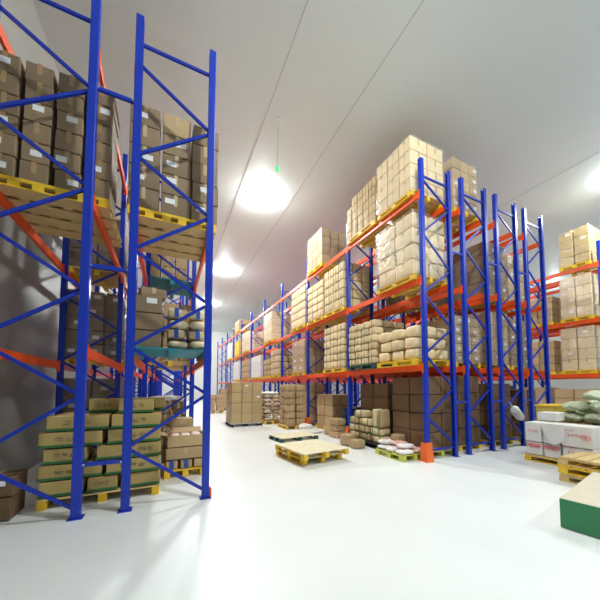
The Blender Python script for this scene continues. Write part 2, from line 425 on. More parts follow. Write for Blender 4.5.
count = {}
def load(short, look, box, grid, m='carton', kind='carton', style=(), scheme='aisle', jit=.012, top=False, back=False, soft=0., wrap=False, tops=None, seed=0, fullside=True, drop=0., wraplabel=None, wrapz=None):
    """cartons stacked in a box-shaped load; only the columns that can be seen are laid"""
    r = random.Random(seed * 31 + 5); x0, x1, y0, y1, z0, z1 = box; nx, ny, nz = grid
    cw, cd, ch = (x1 - x0) / nx, (y1 - y0) / ny, (z1 - z0) / nz
    s = (cw - .014 - jit, cd - .014 - jit, ch - .004)
    parent = None
    if wrap: parent = empty('wrapped_load', ((x0 + x1) / 2, (y0 + y1) / 2, z0), wraplabel, 'wrapped load')
    for k in range(nz):
        for i in range(nx):
            for j in range(ny):
                seen = (i == 0 or j == 0) if scheme == 'aisle' else (j == 0 or (back and i == nx - 1) or (back == 'left' and i == 0))
                if scheme == 'aisle' and not fullside and j == 0 and i > 0 and k < nz - 2: seen = False
                if top and k == nz - 1: seen = True
                if not seen: continue
                if tops and k >= tops(i, j): continue
                if drop and k == nz - 1 and r.random() < drop: continue
                p = (x0 + (i + .5) * cw + (r.random() - .5) * jit, y0 + (j + .5) * cd + (r.random() - .5) * jit, z0 + (k + .5) * ch)
                mm_ = m if isinstance(m, str) else r.choice(m)
                v = r.randint(0, 2); rz = (r.random() - .5) * jit * .8
                if kind != 'sack': me = carton_me(s, mm_, v, soft)
                else: me = sack_me(s if s[0] >= s[1] else (s[1], s[0], s[2]), m, v)
                rr = rz + (0 if (kind != 'sack' or s[0] >= s[1]) else PI / 2)
                if parent:
                    o = link(kind, me, parent, (p[0] - (x0 + x1) / 2, p[1] - (y0 + y1) / 2, p[2] - z0), rr)
                    if 'xlabel' in style or 'label' in style or 'tape' in style: dress(o, s, style, r)
                    continue
                o = link(kind, me, None, p, rr)
                lay = 'top' if (k == nz - 1 and nz > 1) else ORD[k]
                if scheme == 'aisle':
                    pl = (['nearest', 'second', 'third', 'fourth', 'fifth', 'sixth'][j] + ' along') if (i == 0) else (['', 'one', 'two', 'three'][i] + ' in') if j == 0 else '%s in, %s back' % (['', 'one', 'two', 'three'][i], ['', 'one', 'two', 'three', 'four', 'five'][j])
                else:
                    pl = ('leftmost' if i == 0 else 'rightmost' if i == nx - 1 else ORD[i] + ' from left') + ('' if j == 0 else ', %s back' % ['', 'one', 'two', 'three'][j])
                tag(o, '%s %s, %s layer, %s, %s' % (look, kind, lay, pl, short), kind, '%s %ss in the load on the %s' % (look, kind, short))
                if kind == 'carton': dress(o, s, style, r)
                elif 'blueb' in style: link('printed_band', cached(('bb', s), lambda: MB().box(-.03, .03, -s[1] / 2 - .002, s[1] / 2 + .002, -s[2] * .5, s[2] * .5 + .002, .012).mesh('printed_band', M['bband'])), o)['label'] = 'blue printed band'
                count[kind] = count.get(kind, 0) + 1
    if wrap:
        def fm():
            vs, fs = rbox(x1 - x0 + .05, y1 - y0 + .05, z1 - z0 + .02, .03, 7, 2, bulge=-.006, nz=.012, seed=seed); vs = fit(vs, (x1 - x0 + .04, y1 - y0 + .04, z1 - z0 + .02))
            return MB().add(vs, fs, None, True).mesh('stretch_film', M['film'])
        link('stretch_film', fm(), parent, (0, 0, (z1 - z0) / 2 + .0125))['label'] = 'clear glossy stretch film'
    return parent

Z1, Z2, Z3 = LV[0] + .0705, LV[1] + .0705, LV[2] + .0705
PH = .136
# ---- row A, along the right of the aisle
AX0, AX1 = 5.07, 6.22
def pal(x0, x1, y0, y1, z, label, **kw): return pallet(x0, x1, y0, y1, z, label, **kw)
pal(AX0, AX1, 4.62, 5.80, Z3, 'yellow edged pallet under the highest wrapped load of the right rack')
load('', '', (AX0, AX1, 4.62, 5.82, Z3 + PH, 7.62), (2, 3, 4), 'pale', wrap=True, style=('tape',), seed=1, top=True,
     wraplabel='tall film wrapped carton load on the top level, nearest end of right rack')
pal(AX0, AX1, 5.93, 7.22, Z3, 'yellow pallet under green strapped cartons, second load on the top level')
load('second load, top level, right rack', 'green strapped', (AX0, AX1, 5.90, 7.26, Z3 + PH, 7.50), (3, 5, 5), 'carton', style=('gstrap', 'one'), seed=2, fullside=False, tops=lambda i, j: 5 if j < 3 else 4 + (j == 3))
pal(AX0, AX1, 4.60, 5.88, Z2, 'yellow pallet on the middle level beside the front right post')
load('', '', (AX0, AX1, 4.60, 5.88, Z2 + PH, 5.76), (2, 2, 4), 'pale', wrap=True, style=('tape',), soft=.4, seed=3, jit=.04, wraplabel='cream wrapped load on the middle level beside the front right post')
pal(AX0, AX1, 4.60, 5.90, Z1, 'bright yellow pallet on the first level beside the front right post', deck='yellow')
load('first level nearest load, right rack', 'puffy cream', (AX0, AX1, 4.58, 5.92, Z1 + PH, 3.06), (3, 3, 3), 'pale', kind='package', soft=1., seed=4, jit=.05, top=True, drop=.12)
pal(AX0, AX1, 5.98, 7.22, Z1, 'dark green pallet on the first level under strapped cartons', edge='dgreen', deck='dgreen')
load('dark green pallet, first level', 'green strapped', (AX0, AX1, 5.98, 7.26, Z1 + PH, 3.50), (3, 4, 6), 'pale', style=('gstrap', 'one'), soft=.5, seed=5, jit=.03, fullside=False)
# bay 1
pal(AX0, AX1, 8.85, 10.05, Z3, 'yellow pallet under the plain box load, third on the top level')
load('', '', (AX0, AX1, 8.85, 10.05, Z3 + PH, 7.60), (3, 3, 4), 'carton', wrap=True, style=('tape',), seed=6,
     wraplabel='plain wrapped carton load on the top level, beyond the empty space')
pal(AX0, AX1, 7.45, 8.70, Z2, 'yellow pallet on the middle level just beyond the second post')
load('middle level, just past second post', 'green strapped', (AX0, AX1, 7.45, 8.72, Z2 + PH, 5.75), (3, 4, 5), 'pale', style=('gstrap', 'one'), soft=.4, seed=7, fullside=True)
pal(AX0, AX1, 8.80, 10.08, Z2, 'yellow pallet on the middle level just before the third post')
load('middle level, just before third post', 'cream', (AX0, AX1, 8.80, 10.08, Z2 + PH, 5.62), (2, 3, 5), 'pale', soft=.4, seed=8, fullside=False)
pal(AX0, AX1, 7.46, 8.80, Z1, 'yellow pallet on the first level just beyond the second post')
load('first level, just past second post', 'green strapped', (AX0, AX1, 7.46, 8.80, Z1 + PH, 3.72), (3, 3, 6), 'pale', style=('gstrap', 'one'), soft=.5, seed=9, jit=.03, fullside=False)
# bays 2 and further
far = [  # level z, y0, y1, top, grid, mat, words
    (Z2, 10.32, 11.75, 5.92, (2, 2, 5), 'pale', 'middle level, just past third post', 0),
    (Z1, 10.35, 11.55, 3.62, (2, 2, 4), 'carton', 'first level, just past third post', 1),
    (Z2, 14.35, 15.75, 5.80, (2, 2, 4), 'pale', 'middle level, just before fifth post', 1),
    (Z1, 13.3, 14.6, 3.6, (2, 2, 4), 'bsack', 'first level, just past fourth post', 0),
    (Z1, 14.7, 15.8, 3.2, (2, 2, 3), 'carton', 'first level, just before fifth post', 0),
    (Z1, 16.4, 18.5, 3.6, (1, 2, 3), 'white', 'first level, just past fifth post', 1),
    (Z2, 19.2, 21.2, 5.6, (1, 2, 3), 'pale', 'middle level, just past sixth post', 1),
    (Z1, 19.2, 21.3, 3.6, (1, 2, 3), 'carton', 'first level, just past sixth post', 0),
    (Z1, 22.2, 24.2, 3.7, (1, 2, 3), 'white', 'first level, just past seventh post', 1),
    (Z3, 22.2, 23.8, 7.1, (1, 2, 2), 'carton', 'top level, far end of rack', 0),
    (Z2, 25.0, 27.0, 5.6, (1, 2, 2), 'white', 'middle level, near far end', 1),
]
for z, y0, y1, zt, g, m, w, wr in far:
    pal(AX0, AX1, y0, y1, z, 'yellow pallet on the %s of the right rack' % w.replace('level,', 'level'), deck='yellow', fine=False)
    if wr: load('', '', (AX0, AX1, y0, y1, z + PH, zt), g, m, wrap=True, seed=int(y0 * 3), style=('xlabel',) if g[2] == 4 else (), wraplabel='film wrapped carton load on the %s, right rack' % w)
    else: load(w, 'tan', (AX0, AX1, y0, y1, z + PH, zt), g, m, seed=int(y0 * 3), soft=.4, fullside=True)
o = link('plastic_crate', MB().box(0, 1.0, 0, 1.5, .0, 1.15, .02).box(.05, .95, -.02, 1.52, .3, .34).box(.05, .95, -.02, 1.52, .7, .74).mesh('plastic_crate', M['yellow']), None, (AX0 + .05, 22.3, Z2 + PH))
tag(o, 'bright yellow block of crates on the middle level far down right rack', 'crate')
pal(AX0, AX1, 22.3, 23.8, Z2, 'pallet under the bright yellow crate block far down right rack', fine=False)

# ---- rows B to D, seen through the end frames
def bx(i): return rowx[i] + .02, rowx[i] + D + .0
rear = [  # row, level, y0, y1, top, grid, mat, wrap, words
    (1, Z3, 4.62, 5.95, 7.62, (3, 2, 5), 'carton', 1, 'brown wrapped load on the top level of the second right rack'),
    (1, Z3, 6.05, 7.2, 7.4, (3, 2, 4), 'grey', 1, 'brown wrapped load behind the nearest one, top of second right rack'),
    (1, Z1, 4.7, 5.9, 3.45, (3, 2, 5), 'carton', 1, 'load of small cartons on the first level of the second right rack'),
    (1, Z1, 7.6, 8.8, 3.6, (3, 2, 4), 'white', 1, 'silvery wrapped load on the first level seen past the second post'),
    (1, Z1, 10.4, 11.6, 3.6, (3, 2, 4), 'carton', 1, 'wrapped load seen past the third post on the second right rack'),
    (1, Z2, 6.0, 7.2, 5.6, (3, 2, 4), 'dark', 1, 'dark wrapped load on the middle level of the second right rack'),
    (1, Z2, 9.0, 10.1, 5.6, (3, 2, 4), 'grey', 1, 'grey wrapped load deep in the middle level of second right rack'),
    (2, Z2, 4.75, 5.95, 5.75, (3, 2, 4), 'grey', 1, 'shiny wrapped load on the middle level of the third right rack'),
    (2, Z1, 4.75, 5.95, 3.75, (3, 2, 4), 'carton', 1, 'shiny wrapped load on the first level of the third right rack'),
    (3, Z2, 4.9, 6.1, 5.7, (3, 2, 4), 'carton', 1, 'wrapped load on the middle level of the fourth right rack'),
    (3, Z1, 4.9, 6.1, 3.7, (3, 2, 4), 'grey', 1, 'wrapped load on the first level of the fourth right rack'),
]
for n, (i, z, y0, y1, zt, g, m, wr, w) in enumerate(rear):
    a, b = bx(i)
    pal(a, b, y0, y1, z, 'yellow pallet under the ' + ' '.join(w.split()[:12]), fine=False)
    load('', '', (a, b, y0, y1, z + PH, zt), g, m, wrap=True, seed=60 + n, wraplabel=w, style=('label',))
# ground level behind the front frames
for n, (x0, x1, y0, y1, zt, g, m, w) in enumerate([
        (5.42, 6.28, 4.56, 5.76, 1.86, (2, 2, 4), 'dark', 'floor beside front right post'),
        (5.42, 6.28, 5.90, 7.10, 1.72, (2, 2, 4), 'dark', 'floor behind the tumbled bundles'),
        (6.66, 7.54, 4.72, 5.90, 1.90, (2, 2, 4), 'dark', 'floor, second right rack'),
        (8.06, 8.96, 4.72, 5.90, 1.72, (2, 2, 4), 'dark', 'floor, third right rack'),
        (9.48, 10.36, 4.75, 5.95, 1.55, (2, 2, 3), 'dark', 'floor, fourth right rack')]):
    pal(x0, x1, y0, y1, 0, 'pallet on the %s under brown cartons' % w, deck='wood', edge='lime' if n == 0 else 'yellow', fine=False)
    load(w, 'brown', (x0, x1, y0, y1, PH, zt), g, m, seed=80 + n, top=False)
# deeper ground stacks further down the racks
for n, (x0, x1, y0, y1, zt, g, m, w) in enumerate([
        (5.4, 6.3, 8.7, 9.9, 1.35, (2, 2, 3), 'carton', 'floor between second and third posts'),
        (5.25, 6.2, 10.5, 11.7, 1.8, (2, 2, 4), 'carton', 'floor just past the third post'),
        (6.7, 7.6, 7.6, 8.8, 1.7, (1, 2, 3), 'dark', 'floor, second rack, second bay')]):
    pal(x0, x1, y0, y1, 0, 'pallet on the %s below stacked cartons' % w, fine=False)
    load(w, 'tan', (x0, x1, y0, y1, PH, zt), g, m, seed=90 + n)
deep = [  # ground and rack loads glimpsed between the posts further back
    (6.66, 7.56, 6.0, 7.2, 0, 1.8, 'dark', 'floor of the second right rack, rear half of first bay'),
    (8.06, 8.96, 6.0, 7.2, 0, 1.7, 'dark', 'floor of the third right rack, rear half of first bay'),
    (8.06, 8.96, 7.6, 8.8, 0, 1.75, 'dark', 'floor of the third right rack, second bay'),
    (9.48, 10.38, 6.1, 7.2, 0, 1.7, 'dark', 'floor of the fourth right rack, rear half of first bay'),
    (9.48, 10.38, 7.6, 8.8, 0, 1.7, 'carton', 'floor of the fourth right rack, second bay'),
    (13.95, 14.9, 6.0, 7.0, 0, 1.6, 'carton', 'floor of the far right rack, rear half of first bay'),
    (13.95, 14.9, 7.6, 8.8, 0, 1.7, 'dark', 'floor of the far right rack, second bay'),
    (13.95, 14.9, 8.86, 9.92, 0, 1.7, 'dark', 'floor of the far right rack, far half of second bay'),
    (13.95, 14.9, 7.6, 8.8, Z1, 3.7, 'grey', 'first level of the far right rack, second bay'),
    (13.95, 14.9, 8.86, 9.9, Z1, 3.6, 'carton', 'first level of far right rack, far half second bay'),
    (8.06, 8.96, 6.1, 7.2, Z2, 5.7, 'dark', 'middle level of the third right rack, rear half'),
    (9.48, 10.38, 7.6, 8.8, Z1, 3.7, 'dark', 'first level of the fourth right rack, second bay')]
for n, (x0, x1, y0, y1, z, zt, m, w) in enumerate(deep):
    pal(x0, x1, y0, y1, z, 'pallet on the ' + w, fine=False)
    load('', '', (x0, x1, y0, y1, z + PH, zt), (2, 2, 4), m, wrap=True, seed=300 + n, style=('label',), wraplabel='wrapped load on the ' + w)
for n, (x, y, w) in enumerate(((5.5, 7.75, 'nearer'), (6.05, 8.1, 'farther'))):
    mb = MB().tube((0, 0, .0), (0, 0, .9), .26, 20)
    d = link('drum', mb.mesh('drum', M['dblue']), None, (x, y, 0))
    for z in (.3, .6): link('hoop', cached('hoop', lambda: MB().tube((0, 0, -.012), (0, 0, .012), .268, 20).mesh('hoop', M['dblue'])), d, (0, 0, z))
    link('lid', cached('lid', lambda: MB().tube((0, 0, 0), (0, 0, .03), .272, 20).mesh('lid', M['black'])), d, (0, 0, .89))
    tag(d, '%s dark blue drum on the floor behind the second right post' % w, 'drum')

# ---- tumbled strapped bundles by the second post, and the pallet of printed bags
def single(name, loc, s, m, label, cat, rz=0., rot=None, style=(), soft=0., v=0, me=None, group=None):
    o = link(name, me or carton_me(s, m, v, soft), None, loc, rz, rot); tag(o, label, cat, group)
    if name == 'carton' or name == 'bundle': dress(o, s, style, R)
    return o
pal(4.93, 5.35, 5.58, 7.05, 0, 'black pallet under the tumbled strapped bundles by the second post', edge='black', deck='black')
hz = .2055; q90 = PI / 2
bun = [(5.83, 0, .0, 'bundle in the lowest layer nearest the printed bags'), (6.35, 0, .0, 'bundle in the middle of the lowest layer'), (6.87, 0, .0, 'bundle in the lowest layer nearest the second post'),
       (5.88, 1, .06, 'long bundle of the second layer carrying the upright ones'), (6.42, 1, -.05, 'bundle in the middle of the second layer'), (6.9, 1, .03, 'bundle in the second layer nearest the post'),
       (6.34, 2, .10, 'third layer bundle beside the upright ones'), (6.86, 2, -.06, 'third layer bundle nearest the second post'), (6.62, 3, .08, 'topmost lying bundle of the heap')]
for n, (y, k, a, w) in enumerate(bun):
    single('bundle', (5.135, y, PH + .102 + k * hz), (.46, .34, .198), ('pale', 'carton', 'pale')[n % 3], 'green strapped %s' % w, 'bundle', rot=(0, 0, q90 + a), style=('xstrap',), soft=.8, v=n % 3)
for y, a, w in ((5.72, .12, 'nearer'), (5.95, .0, 'farther')):
    single('bundle', (5.12, y, PH + 2 * hz + .245), (.34, .18, .48), 'pale' if a == 0 else 'carton', '%s of two green strapped bundles standing upright on the heap' % w, 'bundle', rot=(0, 0, a), style=('gstrap', 'one'), soft=.8)
single('carton', (4.62, 6.62, .155), (.42, .34, .30), 'carton', 'small open tan carton on the floor in front of the second post', 'carton', rz=.5, style=('tape',), soft=.4)
single('carton', (4.60, 6.17, .115), (.34, .30, .22), 'carton', 'low tan carton on the floor nearest the pallet stack', 'carton', rz=.2, style=('tape',), soft=.4)
for n, (p, rz, w) in enumerate([((5.0, 7.75, .105), .1, 'bottom'), ((5.02, 7.8, .305), .0, 'middle'), ((5.0, 7.74, .505), .15, 'top'), ((5.08, 8.25, .105), 0, 'rearmost')]):
    single('carton', p, (.36, .42, .19), 'carton', '%s tan carton in the low pile just past the second post' % w, 'carton', rz=rz, style=('tape',), v=n % 3)
pal(4.60, 5.37, 4.57, 5.46, 0, 'lime green pallet of printed bags at the foot of the front post', edge='lime', deck='lime')
bagw = ['near left', 'near right', 'middle left', 'middle right', 'far left', 'far right', 'upper near', 'upper middle', 'upper far']
bagp = [(4.78, 4.70, 0), (5.17, 4.69, 0), (4.77, 5.0, 0), (5.18, 5.0, 0), (4.78, 5.30, 0), (5.17, 5.30, 0), (4.9, 4.80, 1), (5.0, 5.08, 1), (4.85, 5.34, 1)]
for n, (x, y, k) in enumerate(bagp):
    sB = (.36, .26, .10)
    o = link('printed_bag', sack_me(sB, 'pink' if n % 2 else 'wsack', n % 3), None, (x, y, PH + .052 + k * .103), rz=(R.random() - .5) * .25)
    tag(o, 'white and pink printed bag, %s, on the lime green pallet' % bagw[n], 'bag', 'white and pink bags on the lime pallet')
    link('printed_marking', marks_me(n, .16, .06, 2, 'red', 'y'), o, (0, 0, .052), rot=(PI / 2, 0, 0))['label'] = 'red printed characters'
single('carton', (5.21, 5.33, PH + .104 + .11), (.30, .24, .20), 'carton', 'tan carton perched on the bags beside the front right post', 'carton', rz=.1, style=('tape',), soft=.4)

# ---- things standing in the aisle
pal(3.0 - .52, 3.0 + .52, 5.92 - .6, 5.92 + .6, 0, 'bottom yellow pallet of the low stack in the middle of the aisle', edge='yellow', deck='creamw', rz=.13)
pal(3.0 - .59, 3.0 + .59, 5.77 - .63, 5.77 + .63, .1365, 'top yellow pallet with bleached planks in the middle of the aisle', edge='yellow', deck='creamw', rz=.12)
pal(3.6 - .65, 3.6 + .65, 8.08 - .42, 8.08 + .42, 0, 'pale green pallet lying just behind the yellow pallets in the aisle', edge='dgreen', deck='creamw', rz=.12)
pal(2.35, 3.65, 11.45, 12.7, 0, 'white pallet under the big wrapped cube of cartons in the aisle', edge='black', deck='wpal', fine=False)
load('', '', (2.36, 3.64, 11.46, 12.68, PH, 1.82), (3, 3, 4), 'olive', wrap=True, seed=120, top=True, style=('label',), jit=.004, back=True,
     wraplabel='big film wrapped cube of brown cartons standing far down the aisle')
pal(3.82, 4.62, 11.7, 12.6, 0, 'yellow pallet under the brown sacks beside the wrapped cube', fine=False)
load('right of wrapped cube', 'brown', (3.82, 4.62, 11.7, 12.6, PH, 1.30), (2, 2, 7), 'bsack', kind='sack', seed=121, jit=.05)
single('sack', (4.2, 12.1, 1.36), (.7, .6, .12), 'wsack', 'white sack lying on top of the brown sacks beside wrapped cube', 'sack', me=sack_me((.7, .6, .12), 'wsack', 1))
pal(4.12, 4.98, 9.95, 10.85, 0, 'yellow pallet under the tan carton tower by the third post', fine=False)
load('tower by third post', 'tan', (4.14, 4.96, 9.96, 10.84, PH, 1.72), (2, 2, 6), 'carton', seed=122, soft=.4, jit=.03, style=('tape',))
o = single('sack', (4.78, 9.62, .12), (.5, .42, .24), 'wsack', 'crumpled white sack on the floor beside the carton tower', 'sack', rz=.4, me=sack_me((.5, .42, .24), 'wsack', 2))
o = single('sack', (4.45, 8.95, .05), (1.1, .7, .10), 'wsack', 'flat white plastic sack on the floor behind the aisle pallets', 'sack', rz=.1, me=sack_me((1.1, .7, .10), 'wsack', 0))
for n, (x, y, g, zt, w) in enumerate(((2.30, 18.4, (2, 2, 4), 1.15, 'far end of aisle'), (3.4, 20.5, (1, 2, 4), 1.5, 'far aisle behind cube'))):
    pal(x, x + 1, y, y + 1, 0, 'yellow pallet of cartons at the %s' % w, fine=False)
    load(w, 'tan', (x, x + 1, y, y + 1, PH, zt), g, 'carton', seed=130 + n, jit=.05)

# ---- far right rack
EX0, EX1 = 13.86, 14.95
for n, (z, y0, y1, zt, m, w) in enumerate([(Z3, 4.52, 5.42, 7.62, 'olive', 'top level'), (Z2, 4.52, 5.46, 5.82, 'pale', 'middle level'), (Z1, 4.52, 5.50, 3.86, 'pale', 'first level')]):
    pal(EX0, EX1, y0, y1, z, 'yellow pallet on the %s of the far right rack' % w, deck='yellow')
    load('', '', (EX0, EX1, y0, y1, z + PH, zt), (2, 2, 4), m, wrap=True, seed=140 + n, style=('xlabel', 'tape'), wraplabel='wrapped carton load on the %s of the far right rack' % w)
for n, (z, zt, w) in enumerate([(Z1, 3.5, 'first level'), (Z2, 5.3, 'middle level')]):
    pal(EX0, EX1, 5.72, 6.7, z, 'pallet second from the near end, %s, far right rack' % w, deck='yellow', fine=False)
    load('far right rack ' + w, 'tan', (EX0, EX1, 5.72, 6.7, z + PH, zt), (2, 2, 4), 'carton', seed=145 + n)
pal(13.9, 14.9, 4.6, 5.8, 0, 'pallet on the floor under the far right rack', fine=False)
load('floor, far right rack', 'brown', (13.9, 14.9, 4.6, 5.8, PH, 1.55), (2, 2, 4), 'carton', seed=149)

# ---- right foreground: white cartons, small pallets and sacks
pal(7.24, 8.30, 2.30, 3.60, 0, 'yellow pallet under the white printed cartons in the right foreground', deck='wood')
wl = [('left end', 3.27, 3.58, 0), ('second from left', 2.96, 3.25, 0), ('third from left', 2.47, 2.94, 1)]
for k, (z0, z1, lw) in enumerate(((PH + .003, .42, 'lower'), (.424, .84, 'upper'))):
    for n, (w, y0, y1, wide) in enumerate(wl):
        s = (.50, y1 - y0, z1 - z0)
        o = single('carton', (7.25 + .25 + (.0 if k else .02), (y0 + y1) / 2, (z0 + z1) / 2), s, 'white', 'white red printed carton, %s, %s layer on the foreground pallet' % (w, lw), 'carton', v=n)
        link('printed_marking', marks_me(n + k, s[1] * .62, .055, 3 if not wide else 5, 'red', 'x'), o, (-.261, 0, .03))['label'] = 'red printed characters'
        if wide:
            link('printed_marking', marks_me(n + 7, .2, .035, 4, 'red', 'x'), o, (-.261, .12, .13))['label'] = 'red printed heading'
            mb = MB()
            for q in range(20):
                a, b = 2 * PI * q / 20, 2 * PI * (q + 1) / 20
                mb.add([(-.001, math.cos(a) * .07, math.sin(a) * .055), (-.001, math.cos(b) * .07, math.sin(b) * .055), (-.001, math.cos(b) * .058, math.sin(b) * .044), (-.001, math.cos(a) * .058, math.sin(a) * .044)], [(0, 1, 2, 3)])
            mb.box(-.0012, .0002, -.035, .035, -.006, .006); mb.box(-.0012, .0002, -.006, .006, -.03, .03)
            link('printed_emblem', mb.mesh('printed_emblem', M['red']), o, (-.261, -.15, .0))['label'] = 'round red emblem'
        if k == 0 and not wide: link('printed_band', MB().box(-.262, -.258, -s[1] / 2 + .02, s[1] / 2 - .02, .045, .1).mesh('printed_band', M['red']), o)['label'] = 'dark red printed stripe'
for n, (y0, y1, w) in enumerate(((2.45, 3.0, 'nearer'), (3.03, 3.56, 'farther'))):
    for k, z in enumerate((.28, .63)):
        single('carton', (8.02, (y0 + y1) / 2, z), (.46, y1 - y0, .34), 'white', '%s white carton in the back row, %s layer, foreground pallet' % (w, ('lower', 'upper')[k]), 'carton', v=n)
# loose white sheet hanging over the carton front
mb = MB()
g = 8
vs = []; fs = []
for i in range(g + 1):
    for j in range(g + 1):
        t = j / g; vs.append((-.012 - .01 * math.sin(i * 1.3) * t - .012 * t, .42 * i / g * (1 - .25 * t * (i / g)), -.33 * t - .10 * t * (1 - abs(2 * i / g - 1))))
for th in (0, 1):
    pass
o_ = len(vs); vs2 = vs + [(x - .003, y, z) for x, y, z in vs]
for i in range(g):
    for j in range(g):
        a = i * (g + 1) + j; q = (a, a + 1, a + g + 2, a + g + 1); fs.append(q); fs.append(tuple(o_ + t for t in reversed(q)))
o = link('plastic_sheet', MB().add(vs2, fs, None, True).mesh('plastic_sheet', M['wsack']), None, (7.232, 2.86, .845))
tag(o, 'loose white sheet hanging over the front of the white cartons', 'sheet')
single('carton', (8.02, 3.42, .94), (.50, .36, .19), 'white', 'small white carton lying on top of the white printed cartons', 'carton', rz=.1)
# yellow-topped board box behind
mb = MB().box(-.42, .42, -.18, .18, 0, 1.12, .01); o = link('board_bin', mb.mesh('board_bin', M['ybox']), None, (8.95, 3.76, 0)); tag(o, 'yellow board bin standing behind the small white carton', 'bin')
link('rim', MB().box(-.44, .44, -.20, .20, 1.12, 1.17, .006).mesh('rim', M['yellow']), o)
pal(8.42, 9.66, 2.16, 3.52, 0, 'pallet under the heap of green sacks behind the white cartons', fine=False)
for n, (x0, y0, w) in enumerate(((8.44, 2.18, 'near aisle corner'), (8.44, 2.86, 'far aisle corner'), (9.05, 2.18, 'near inner corner'), (9.05, 2.86, 'far inner corner'))):
    single('carton', (x0 + .295, y0 + .325, PH + .33), (.58, .64, .65), 'carton', 'brown carton under the green sacks, %s' % w, 'carton', v=n % 3)
sk = []
for k, (zz, ys, nm) in enumerate(((.925, (3.29, 2.83, 2.37), 'lowest layer'), (1.175, (3.20, 2.73, 2.26), 'second layer'), (1.42, (2.88, 2.40), 'top layer'))):
    for i, x in enumerate((8.72, 9.40) if k < 2 else (8.82,)):
        for j, y in enumerate(ys):
            sk.append(((x, y, zz), (.64, .45, .245), (R.random() - .5) * .16, 'green woven sack, %s, %s, %s' % (nm, ('front row', 'back row')[i], ('left', 'middle', 'right')[j])))
for n, (p, sz, a, w) in enumerate(sk):
    o = single('sack', p, sz, 'sack', w + ' of the heap', 'sack', rot=((R.random() - .5) * .08, (R.random() - .5) * .08, PI + a), me=sack_me(sz, 'sack', n % 4, 1.))
    link('knot', cached('knot', lambda: MB().tube((0, 0, 0), (.05, 0, .01), .04, 8, .02).mesh('knot', M['sack'])), o, (sz[0] * .47, 0, 0))
# empty pallets in the very front
for k, (dk, ed, w) in enumerate((('wood', 'wood', 'bottom brown pallet'), ('yellow', 'yellow', 'middle bright yellow pallet'), ('wood', 'wood', 'top worn wooden pallet'))):
    pal(6.14 + .02 * k, 7.10, 1.30, 2.56 - .02 * (k == 0), k * .1365, w + ' of the empty stack at the right foreground edge', deck=dk, edge=ed)
o = single('carton', (5.02, 1.62, .17), (1.75, .5, .33), 'cream', 'long cream carton lying in the bottom right corner of the photo', 'carton', rz=.17, v=1)
link('end_panel', MB().box(-.889, -.876, -.24, .24, -.16, .16, .003).mesh('end_panel', M['green']), o)['label'] = 'green end panel'
link('end_panel', MB().box(.876, .889, -.24, .24, -.16, .16, .003).mesh('end_panel', M['ptape']), o)['label'] = 'dark brown end panel'
# white bag hung on the fourth frame
o = single('sack', (8.32, 4.26, .93), (.50, .24, .24), 'wsack', 'white bag hanging on the frame of the third right rack', 'sack', me=sack_me((.5, .24, .24), 'wsack', 1), rot=(0, .75, 0))
link('tie_cord', MB().tube((-.24, 0, 0), (-.42, .03, .02), .008, 6).mesh('tie_cord', M['wsack']), o)

# ---- left racks
LX0, LX1 = -.50, .60
MX0, MX1 = -2.02, -.95
pal(-.58, .66, 4.60, 5.82, Z2, 'yellow edged wooden pallet overhead on the aisle side left rack', deck='wood', closed=True)
load('overhead aisle side left rack', 'taped brown', (-.60, .70, 4.60, 5.80, Z2 + PH, 5.85), (3, 3, 5), ('carton', 'grey', 'grey', 'grey'), style=('tape', 'label'), scheme='front', back=True, seed=200, jit=.012)
pal(-2.10, -.80, 4.60, 5.82, Z2, 'yellow edged wooden pallet overhead against the left wall', deck='wood', closed=True)
load('overhead against left wall', 'labelled brown', (-2.12, -.78, 4.60, 5.80, Z2 + PH, 5.88), (4, 2, 6), 'grey', style=('label', 'tape', 'btape'), scheme='front', seed=202, jit=.025)
# teal pallet of sacks and cartons
pal(LX0, LX1, 4.60, 5.88, Z1, 'teal pallet on the first level of the aisle side left rack', deck='teal', edge='teal', h=.075)
for k in range(4):
    z0 = Z1 + .075 + sum((.16, .15, .17, .15)[:k]); h = (.16, .15, .17, .15)[k]
    for j in range(2):
        for i in range(2):
            x = .135 + .31 * i - (.03 if k % 2 else 0); y = 4.93 + .62 * j
            if k % 2: 
                sz = (.27, .56, h - .004); o = single('package', (x, y, z0 + h / 2), sz, 'pale', 'soft package with blue band, %s layer, %s, %s, teal pallet' % (ORD[k], ('left', 'right')[i], ('front', 'back')[j]), 'package', me=carton_me(sz, 'pale', i, .5), group='blue banded packages on the teal pallet')
                link('strap', strap_me(sz, 'bband', 1, .03, 'x'), o)['label'] = 'wide blue band'
            else:
                sz = (.30, .58, h - .004); o = single('sack', (x, y, z0 + h / 2), sz, 'csack', 'plump cream sack, %s layer, %s, %s, teal pallet' % (ORD[k], ('left', 'right')[i], ('front', 'back')[j]), 'sack', me=sack_me(sz, 'csack', i + j), group='plump sacks on the teal pallet')
load('left half of teal pallet', 'grey brown', (-.50, -.06, 4.66, 5.86, Z1 + .076, 2.98), (1, 2, 3), 'grey', scheme='front', style=('label',), seed=205, jit=.03)
single('carton', (-.26, 5.0, 3.06), (.36, .42, .15), 'grey', 'loose carton on top of the cartons on the teal pallet', 'carton', rz=.2, style=('tape',))
pal(LX0, LX1, 7.40, 8.60, Z2, 'teal pallet on the middle level, second bay of aisle left rack', deck='teal', edge='teal')
load('middle level second bay, aisle left rack', 'taped tan', (LX0, LX1 - .2, 7.40, 8.60, Z2 + PH, 5.4), (3, 1, 4), 'carton', scheme='front', style=('tape',), seed=206)
pal(LX0, LX1, 7.40, 8.60, Z1, 'pallet on the first level, second bay of aisle left rack', fine=False)
load('first level second bay, aisle left rack', 'brown', (LX0, LX1, 7.40, 8.60, Z1 + PH, 3.65), (3, 1, 4), 'carton', scheme='front', style=('label',), seed=207)
